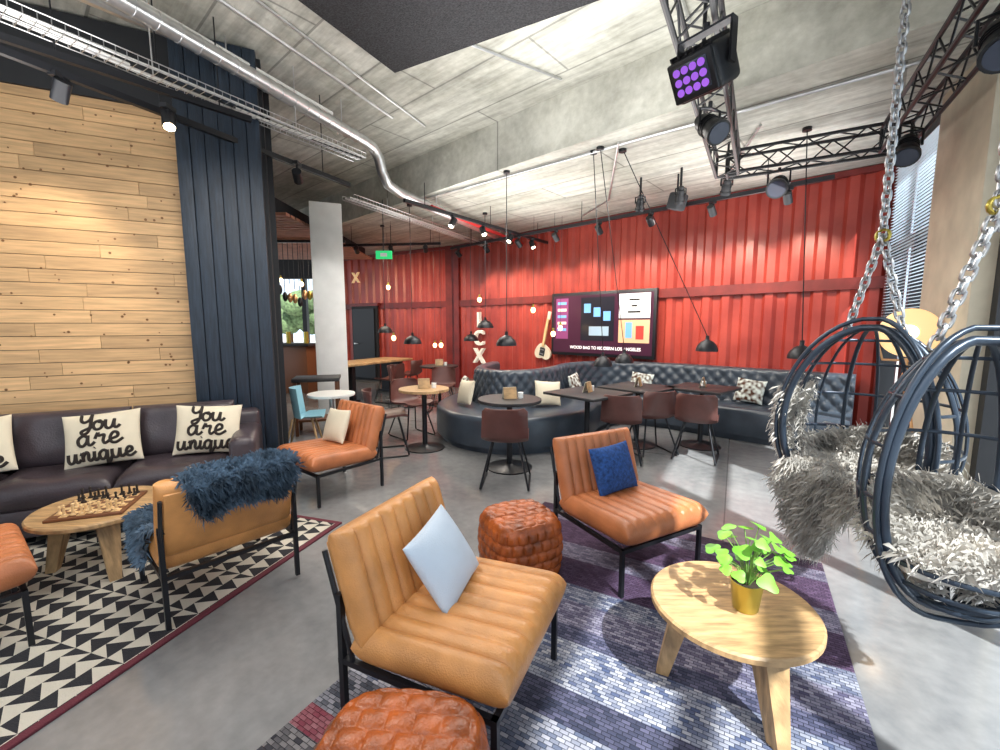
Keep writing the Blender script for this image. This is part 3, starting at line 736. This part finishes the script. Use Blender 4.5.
# ------------------------------------------------------------------ overhead services
b=B(); b.tube([(-3.0,1.8,3.6),(-2.47,3.06,3.6),(-1.56,5.22,3.6),(-1.50,5.36,3.58),(-1.46,5.45,3.5),(-1.44,5.5,3.36),(-1.40,5.6,3.24),(-1.3,5.8,3.2),(.32,9.4,3.2)],.062,'steel',n=16)
for k in range(26):
    t=k/26; p=Vector((-3.0,1.8,3.6)).lerp(Vector((-1.56,5.22,3.6)),t); d=(Vector((-1.56,5.22,3.6))-Vector((-3.0,1.8,3.6))).normalized(); b.cyl(p,p+d*.012,.066,'steel',n=16)
for p in((-2.47,3.06,3.6),(-1.7,4.9,3.6)): b.cyl(p,(p[0],p[1],3.9),.006,'steel')
for p in((-.9,6.7,3.2),(0,8.7,3.2)): b.cyl(p,(p[0],p[1],3.35),.006,'steel')
b.make('ventilation_duct')
b=B(); b.tube([(-.95,6.2,3.13),(.6,9.2,3.13)],.03,'redtube'); b.cyl((-.9,6.3,3.13),(-.9,6.3,3.35),.006,'steel'); b.cyl((.5,9,3.13),(.5,9,3.35),.006,'steel'); b.make('sprinkler_pipe')
def tray(p0,p1,wd_,name,zc=3.9):
    b=B(); p0=Vector(p0);p1=Vector(p1);d=(p1-p0).normalized();n=Vector((-d.y,d.x,0)); 
    for k in(-1,1):
        for z in(0,.05): b.tube([p0+n*k*wd_/2+Vector((0,0,z)),p1+n*k*wd_/2+Vector((0,0,z))],.004,'steel',n=5)
    for k in(-.5,0,.5): b.tube([p0+n*k*wd_,p1+n*k*wd_],.003,'steel',n=5)
    N=int((p1-p0).length/.06)
    for i in range(N+1):
        p=p0.lerp(p1,i/N); b.tube([p-n*wd_/2+Vector((0,0,.05)),p-n*wd_/2,p+n*wd_/2,p+n*wd_/2+Vector((0,0,.05))],.003,'steel',n=4)
    for k in range(7): b.tube([p0+n*random.uniform(-.4,.4)*wd_+Vector((0,0,.015)),p0.lerp(p1,.5)+n*random.uniform(-.4,.4)*wd_+Vector((0,0,.015)),p1+n*random.uniform(-.4,.4)*wd_+Vector((0,0,.015))],.011,random.choice(['whitep','steel','whitep','blackmat']),n=5)
    for t in(.2,.5,.8): p=p0.lerp(p1,t); b.cyl(p,(p.x,p.y,zc),.005,'steel')
    b.make(name)
tray((-3.5,1.75,3.3),(-1.54,4.96,3.3),.2,'cable_tray')
tray((-2.0,5.9,3.15),(-.3,9.3,3.15),.2,'cable_tray',zc=3.35)
b=B(); b.tube([(-3.9,1.9,3.72),(-2.3,3.9,3.72),(-1.9,5.3,3.72)],.03,'steel'); b.tube([(-3.3,1.6,3.75),(-1.8,4.9,3.75)],.02,'whitep'); b.tube([(-2.7,1.8,3.8),(-1.2,5.1,3.8)],.015,'steel')
for p in((-2.3,3.9),(-3.1,2.9)): b.cyl((p[0],p[1],3.72),(p[0],p[1],3.9),.006,'steel')
b.make('service_pipes')
def rail(p0,p1,zc,name='lighting_track'):
    b=B(); p0=Vector(p0);p1=Vector(p1); d=p1-p0; b.box((p0+p1)/2,(d.length,.04,.045),'black',rot=(0,0,math.atan2(d.y,d.x)))
    for t in(.1,.5,.9): p=p0.lerp(p1,t); b.cyl(p,(p.x,p.y,zc),.005,'black')
    b.make(name)
rail((-3.4,1.75,3.1),(-1.73,5.17,3.1),3.9); rail((-3.6,2.1,3.22),(-2.1,3.85,3.22),3.9)
def spot(p,tgt,zr,power=0,name='track_spotlight',r=.045,l=.13,lens='lens',col=(1,.86,.68),size=75,blend=.6):
    p=Vector(p);t=Vector(tgt);d=(t-p).normalized(); b=B()
    b.cyl(p-d*l*.6,p+d*l*.4,r,'black'); b.cyl(p+d*(l*.4-.004),p+d*(l*.4+.001),r*.8,lens)
    b.cyl(p,(p.x,p.y,zr),.012,'black'); b.box((p.x,p.y,zr-.02),(.05,.1,.03),'black')
    o=b.make(name,loc=None)
    if power:
        la=bpy.data.lights.new('spot_beam','SPOT'); la.energy=power; la.spot_size=math.radians(size); la.spot_blend=blend; la.shadow_soft_size=.04; la.color=col
        lo=bpy.data.objects.new('spot_beam',la); sc.collection.objects.link(lo); lo.parent=o; q=p+d*(l*.4+.02); lo.location=q-Vector(o.location); lo.rotation_euler=d.to_track_quat('-Z','Y').to_euler()
    return o
spot((-2.82,2.95,2.98),LW(.1)+Vector((0,0,1.6)),3.1,65); spot((-2.43,3.35,2.98),(-1.6,2.2,.6),3.1,35)
spot((-2.0,4.45,2.95),(-2.75,6.9,1.6),3.1,90,col=(1,.97,.92),size=40);  # extra spot added on the rail to brighten the white column
rs0=W(5.75,sC+.5);rs1=W(5.75,sC+6.6); rs0.z=rs1.z=3.02; rail(rs0,rs1,3.35)
for k in range(8):
    s_=sC+.9+k*.78; p=W(5.75,s_); q=W(6.85,s_+random.uniform(-.1,.1)); spot((p.x,p.y,2.88),(q.x,q.y,1.9),3.0,110,size=70,blend=.7)
rail((-1.2,5.6,3.05),(.9,8.4,3.05),3.35)
for k,t in enumerate((.25,.45,.65,.85)):
    p=Vector((-1.2,5.6,2.93)).lerp(Vector((.9,8.4,2.93)),t); spot(p,(p.x+(.9 if k%2 else -1),p.y-1.2,.5),3.05,50)
rail((-3.0,8.4,3.0),(-1.1,8.2,3.0),3.35)
for t in(.15,.5,.85):
    p=Vector((-3.0,8.4,2.9)).lerp(Vector((-1.1,8.2,2.9)),t); spot(p,(p.x-.2,p.y+2.4,1.7),3.0,85,col=(1,.72,.45))
b=B()
for pts in ([(-1.5,3.2,3.88),(.6,4.5,3.88)],[(.5,2.2,3.88),(1.5,3.7,3.88),],[(-2,3,3.88),(-.9,5.5,3.88)]):
    b.tube(pts,.012,'steel')
b.tube([(1.2,4.6,3.33),(1.6,6.6,3.33),(1.4,7.5,3.33)],.012,'steel'); b.tube([(2.4,4.2,3.33),(2.9,5.9,3.33)],.012,'steel'); b.tube([(-1.2,6.6,3.33),(3.0,3.2,3.33)],.014,'steel')
b.make('ceiling_conduit')
a=math.radians(28); f=Vector((math.sin(a),math.cos(a),0)); r=Vector((f.y,-f.x,0)); c=Vector((-.94,4.13,0))-f*1.25+r*1.25
b=B(); b.box((0,0,0),(2.5,2.5,.05),'acou',bev=.005)
for sx in(-1,1):
    for sy in(-1,1): b.cyl((sx*1,sy*1,0),(sx*1,sy*1,.13),.006,'steel')
b.make('acoustic_ceiling_panel',loc=(c.x,c.y,3.76),rz=-a)
def truss(b,p0,p1,s=.2):
    p0=Vector(p0);p1=Vector(p1);d=(p1-p0).normalized();n=Vector((-d.y,d.x,0));u=Vector((0,0,1)); cs=[n*s/2+u*s/2,n*s/2-u*s/2,-n*s/2-u*s/2,-n*s/2+u*s/2]
    for c_ in cs: b.tube([p0+c_,p1+c_],.016,'black',n=8)
    N=max(2,int((p1-p0).length/.2))
    for i in range(N):
        a_=p0.lerp(p1,i/N);e_=p0.lerp(p1,(i+1)/N)
        for k in range(4):
            c1,c2=cs[k],cs[(k+1)%4]
            if i%2: c1,c2=c2,c1
            b.tube([a_+c1,e_+c2],.007,'black',n=5)
    for p in(p0,p1):
        for k in range(4): b.tube([p+cs[k],p+cs[(k+1)%4]],.014,'black',n=6)
az=math.radians(31); tf=Vector((math.sin(az),math.cos(az),0)); tr=Vector((tf.y,-tf.x,0))
c1=Vector((2.33,4.62,3.12)); c2=c1+tr*1.3
b=B(); truss(b,c1-tf*4.2,c1); truss(b,c1+tf*.0,c2); truss(b,c2-tf*3.4,c2)
for p in(c1,c2): b.cyl(p,(p.x,p.y,3.35),.012,'black')
for p in(c1-tf*2.2,c2-tf*2.2): b.cyl(p,(p.x,p.y,3.9),.012,'black')
b.make('lighting_truss')
def par(p,tgt,zr,r=.09,l=.2,lens='glasslens',nm='stage_par_light'):
    p=Vector(p);t=Vector(tgt);d=(t-p).normalized(); b=B(); a_,c_=frame(d)
    b.cyl(p-d*l*.5,p+d*l*.5,r*.8,'black',r1=r,n=20); b.cyl(p+d*l*.5,p+d*(l*.5+.03),r*1.15,'black',n=20); b.cyl(p+d*(l*.5+.03),p+d*(l*.5+.035),r*.95,lens,n=20)
    b.cyl(p-d*(l*.5+.04),p-d*l*.5,r*.55,'black')
    for k in range(3): b.cyl(p-d*(l*(.12*k-.1)),p-d*(l*(.12*k-.1)-.006),r*1.02,'black',n=20)
    b.tube([p+a_*r*1.15,p+a_*r*1.15+Vector((0,0,r*1.5)),p+Vector((0,0,r*1.7)),p-a_*r*1.15+Vector((0,0,r*1.5)),p-a_*r*1.15],.009,'black')
    b.cyl(p+Vector((0,0,r*1.6)),(p.x,p.y,zr),.014,'black'); b.make(nm)
def tp(c,back): return c-tf*back
q=tp(c1,1.72); par((q.x,q.y,2.86),(1.9,1.6,1.5),3.02,r=.072,l=.18)
q=c1.lerp(c2,.35); par((q.x,q.y,2.86),(1.6,3,1.8),3.02,r=.08)
q=tp(c2,.4); par((q.x,q.y,2.9),(2.2,2.4,1.2),3.02,r=.075)
q=tp(c2,2.0); par((q.x,q.y,2.86),(1.6,1.2,1.4),3.02,r=.08)
q=tp(c1,2.62); p=Vector((q.x+.07,q.y,2.80)); T=Matrix.Translation(p)@Matrix.Rotation(-.95,4,'Z')@Matrix.Rotation(math.radians(32),4,'X')
b=B(); b.box((0,0,0),(.25,.22,.21),'black',bev=.03,T=T,seg=3)
for k in range(6): b.box((-.1+.04*k,.0,.11),(.012,.2,.02),'black',T=T)
b.box((0,-.118,0),(.23,.03,.19),'black',bev=.01,T=T); b.box((0,-.135,0),(.18,.01,.14),'glasslens',bev=.004,T=T)
for k in range(4):
    for j in range(3): b.cyl((-.065+.043*k,-.135,-.046+.046*j),(-.065+.043*k,-.145,-.046+.046*j),.018,'purple',T=T)
T2=Matrix.Translation(p)@Matrix.Rotation(-.95,4,'Z')
for sx in(-1,1): b.box((sx*.14,0,.08),(.012,.05,.20),'black',T=T2)
b.box((0,0,.18),(.29,.05,.012),'black',T=T2); b.cyl((p.x,p.y,p.z+.18),(p.x,p.y,3.02),.016,'black'); b.make('stage_wash_light')
b=B(); b.box((2.20,5.55,3.02),(.2,.16,.2),'blackmat',rot=(.3,0,.6),bev=.03); b.cyl((2.20,5.55,3.0),(2.20,5.55,3.35),.012,'black'); b.make('ceiling_loudspeaker')
for u_ in(.5,1.0,1.5): 
    q=W(5.3,sC+.9+u_); par((q.x,q.y,3.02),(q.x+.3,q.y+1.2,1.2),3.33,r=.05,l=.12,nm='black_projector_spot')
def dome(p,top,r=.12):
    b=B(); x,y,z=p
    b.lathe([(r,0),(r*.98,.03),(r*.85,.07),(r*.55,.11),(r*.2,.13),(.02,.135),(.02,.18),(0,.18)],'black',(x,y,z),n=24)
    b.lathe([(r*.97,.002),(r*.9,.05),(r*.5,.1),(0,.12)],'whitep',(x,y,z),n=24)
    b.ell((x,y,z+.03),.03,'bulb'); b.tube([(x,y,z+.17),top],.005,'black',n=5); b.cyl((top[0],top[1],top[2]-.03),top,.04,'black'); b.make('dome_pendant_lamp')
can=(1.05,4.75,3.35)
dome((.08,5.45,1.24),(.08,5.45,3.35),.13); dome((2.38,4.95,1.2),(1.3,4.8,3.35)); dome((2.98,4.25,1.17),(2.9,4.3,3.35),.12); dome((1.65,5.7,1.0),can,.12); dome((1.33,5.55,.97),(1.0,4.85,3.35),.12); dome((-1.4,6.9,1.2),(-1.4,6.9,3.35),.14); dome((-.25,7.4,1.45),(-.25,7.4,3.35),.14); dome((-.55,8.2,1.2),(-.55,8.2,3.35),.14); dome((-2.2,8.3,1.35),(-2.2,8.3,3.35),.14)
def bulbp(px,py,z):
    b=B(); b.ell((px,py,z),(.04,.04,.05),'bulb'); b.cyl((px,py,z+.04),(px,py,z+.1),.018,'brass'); b.cyl((px,py,z+.1),(px,py,3.35),.003,'black',n=5); b.make('bulb_pendant_lamp')
for x,y,z in((-1.97,8,1.26),(-1.15,8.4,1.11),(-2.3,9,2.27),(.58,7.6,1.76),(.91,7.4,1.35),(1.06,7.6,1.45),(-1.36,9,1.08),(-.4,8.5,1.99)): bulbp(x,y,z)
for x,y,z in((-4.9,9.8,2.5),(-4.3,8.3,2.55),(-3.9,8.6,2.3)): bulbp(x,y,z)
b=B()
for i in range(16):
    x=-4.3+i*.09; y=8.0; b.cyl((x,y,3.0),(x,y,2.0+.3*random.random()),.006,'black',n=5); b.ell((x,y,1.9+.25*random.random()),(.045,.045,.09),random.choice(['black','brass','copper']),n=10)
b.box((-3.6,8,3.0),(1.6,.06,.04),'black'); b.make('hanging_glass_rack')
b=B(); b.box((0,0,.52),(2.2,.6,1.04),'chessd',bev=.01); b.box((0,0,1.07),(2.4,.75,.05),'darkwood',bev=.01); [b.cyl((-.9+.45*i,.0,1.09),(-.9+.45*i,0,1.35),.05,'brass') for i in range(5)]; b.make('bar_counter',loc=(-5.2,9.8,0),rz=-.2)
b=B(); b.box((-1.75,6.65,2.55),(.24,.03,.12),'green'); b.box((-1.75,6.633,2.55),(.1,.003,.05),'whitep'); b.cyl((-1.75,6.65,2.6),(-1.75,6.65,3.35),.006,'black'); b.make('exit_sign')
# ------------------------------------------------------------------ egg chairs
def chain(b,p0,p1,Lk=.056,r=.0065):
    p0=Vector(p0);p1=Vector(p1);d=(p1-p0);N=max(1,int(d.length/(Lk*.74)));d.normalize();a_,c_=frame(d)
    for i in range(N):
        c=p0+(p1-p0)*((i+.5)/N); s1=a_ if i%2 else c_; pts=[]
        for k in range(12):
            t=2*pi*k/12; pts.append(c+s1*math.cos(t)*.017+d*(math.sin(t)*.014+(1 if math.sin(t)>0 else -1)*(Lk/2-.014)*(abs(math.sin(t))>.01)))
        b.tube(pts,r,'chain',n=6,closed=True)
def egg(loc,dirn,rx=.42,ry=.40,rz_=.50,seed=1,furk=1.0):
    random.seed(seed)
    b=B(); zc=loc[2]; k_='eggwire'
    def P(phi,th,k=1.0):
        sh=math.sin(th)*(1+.10*math.cos(th)*-1)
        return Vector((math.sin(phi)*rx*sh*k,-math.cos(phi)*ry*sh*k,math.cos(th)*rz_*k))
    lim=math.radians(112)
    for kk,rr in((1.0,.018),(1.09,.011)):
        pts=[P(-lim,pi*j/24,kk) for j in range(1,24)]+[P(lim,pi*(24-j)/24,kk) for j in range(1,24)]
        b.tube(pts,rr,k_,n=10,closed=True)
    for k in range(-4,5):
        ph=lim*k/5; b.tube([P(ph,pi*j/24) for j in range(1,24)],.008 if k%2 else .011,k_,n=6)
    for th in(.55,.95,1.35,1.75,2.05,2.35,2.65):
        b.tube([P(-lim+2*lim*j/24,th) for j in range(25)],.008,k_,n=6)
    for th in(2.2,2.45,2.7): b.tube([P(lim+(2*pi-2*lim)*j/10,th) for j in range(11)],.009,k_,n=6)
    vs=[];fs=[];N=22;Mj=16;pts=[]
    for j in range(Mj+1):
        th=1.95+(2.95-1.95)*j/Mj
        for i in range(N+1):
            ph=-1.5+3.0*i/N; p=P(ph,th-.25*math.cos(ph),.90); p+=Vector((random.gauss(0,.004),random.gauss(0,.004),random.gauss(0,.004))); vs.append(p)
    for j in range(Mj):
        for i in range(N): a_=j*(N+1)+i; fs.append((a_,a_+1,a_+N+2,a_+N+1))
    b.add(vs,fs,'fur')
    for k in range(int(8000*furk)):
        i=random.randrange(len(vs)); p=Vector(vs[i])+Vector((random.gauss(0,.015),random.gauss(0,.015),random.gauss(0,.015))); pts.append((p,-p.normalized() if random.random()<.7 else p.normalized()*.5))
    b.pad(rx*1.45,ry*1.35,.12,'fur',Matrix.Translation((0,-.02,-.31)),p=3,nx=16,ny=16)
    for k in range(int(6000*furk)):
        x=random.uniform(-.27,.27);y=random.uniform(-.25,.25)
        if x*x+y*y<.075: pts.append(((x,y,-.255),(0,0,1)))
    if furk>=1:
        def lobe(cx,cy,nx_,ny_,hw,z0,z1,nf):
            nv=Vector((nx_,ny_,0)); tv=Vector((-ny_,nx_,0)); V=[];Fc=[];nj=10;ni=8
            for j in range(nj+1):
                t=j/nj; ww=hw*(1-.75*t**2.2)*(1+.12*math.sin(7*t+cx*9))
                for i in range(ni+1):
                    u=-1+2*i/ni; q=Vector((cx,cy,z0+(z1-z0)*t+.02*math.sin(u*5+t*4)))+tv*(u*ww)+nv*(.03*math.sin(pi*t)+.01*math.cos(u*6)); V.append(q)
            for j in range(nj):
                for i in range(ni): a_=j*(ni+1)+i; Fc.append((a_,a_+1,a_+ni+2,a_+ni+1))
            b.add(V,Fc,'fur')
            for k in range(nf): q=Vector(random.choice(V))+Vector((random.gauss(0,.014),random.gauss(0,.014),random.gauss(0,.018))); pts.append((q,nv*.6))
        b.pad(.36,.24,.03,'fur',Matrix.Translation((0,.22,-.262)),p=3,nx=8,ny=8)
        for k in range(2500): pts.append(((random.uniform(-.18,.18),random.uniform(.10,.34),-.245),(0,.3,.8)))
        lobe(-.02,.33,0,1,.16,-.23,-.60,6000)
        lobe(rx*.92,.02,1,0,.11,.14,-.30,4500)
    b.fur(pts,.055,'fur',w=.0015,down=.8)
    top=Vector((0,0,3.9-zc)); kn=Vector((0,0,.95))
    chain(b,kn,top); 
    chain(b,(-.13,0,rz_*.93),kn); chain(b,(.13,0,rz_*.93),kn); b.tube([kn+Vector((.03*math.cos(t),0,.03*math.sin(t))) for t in [2*pi*k/12 for k in range(12)]],.008,'brass',n=6,closed=True)
    b.cyl((0,0,3.9-zc-.03),(0,0,3.9-zc),.05,'chain')
    b.make('hanging_egg_chair',loc=loc,rz=face(*dirn),ang=60)
egg((1.90,2.20,.99),(-.75,-.25),seed=3,rx=.37,ry=.35,rz_=.50)
egg((1.68,1.50,.95),(-.35,-.9),seed=5,rx=.29,ry=.30,rz_=.50,furk=.75)
b=B(); p=Vector((3.22,3.40,1.44)); d=Vector((-.75,-.65,.05)).normalized()
b.cyl(p,p-d*.14,.19,'copper',r1=.09,n=32); b.cyl(p+d*.012,p,.17,'lampface',r1=.19,n=32); b.cyl(p+d*.016,p+d*.010,.06,'bulb',n=20)
b.cyl((p.x,p.y,p.z-.2),(p.x,p.y,1.05),.015,'copper')
for k in range(3):
    t=2*pi*k/3+.4; b.cyl((p.x,p.y,1.12),(p.x+.30*math.cos(t),p.y+.30*math.sin(t),0),.016,'copper')
b.tube([p+Vector((-.14,.14,-.02)),p+Vector((-.1,.1,-.22)),p+Vector((.1,-.1,-.22)),p+Vector((.14,-.14,-.02))],.01,'copper'); b.make('tripod_floor_lamp')
# ------------------------------------------------------------------ lights
def area(loc,size,power,col=(1,.95,.88),sy=None,rot=(0,0,0)):
    la=bpy.data.lights.new('fill_area_light','AREA'); la.energy=power; la.size=size; la.color=col  # unseen fill light, no fixture modelled
    if sy: la.shape='RECTANGLE'; la.size_y=sy
    o=bpy.data.objects.new('fill_area_light',la); o.location=loc; o.rotation_euler=rot; sc.collection.objects.link(o)
area((-1.4,2.6,3.0),1.6,65); area((.6,4.2,2.95),1.4,58); area((1.6,5.5,2.9),1.6,60); area((-2.5,8.5,2.8),1.8,85,(1,.86,.68)); area((-1,-1.2,3.6),3,100,(.95,.97,1)); area((-.5,6.8,2.9),1.2,60)  # added fill lamps shining down to even out the room
area((.4,3.2,2.95),2.2,62,(1,.99,.95),rot=(pi,0,0)); area((0.2,6.3,2.6),2.4,62,(1,.98,.92),rot=(pi,0,0)); area((2.6,5.0,2.7),1.6,30,(1,.98,.94),rot=(pi,0,0)); area((-2.6,2.4,2.9),1.2,22,(1,.98,.95),rot=(pi,0,0))  # added fill lamps aimed up to brighten the ceiling
su=bpy.data.lights.new('sun','SUN'); su.energy=14; su.angle=.02; su.color=(1,.97,.93); so=bpy.data.objects.new('sun',su); sc.collection.objects.link(so)
so.rotation_euler=Vector((-.25,.60,-.76)).to_track_quat('-Z','Y').to_euler()
wld=bpy.data.worlds.new('world'); sc.world=wld; wld.use_nodes=True; bg=wld.node_tree.nodes['Background']; bg.inputs[0].default_value=(.74,.87,1,1); bg.inputs[1].default_value=1.9
try:
    sc.view_settings.view_transform='Standard'; sc.view_settings.look='None'; sc.view_settings.exposure=-.2
except Exception as ex: print(ex)
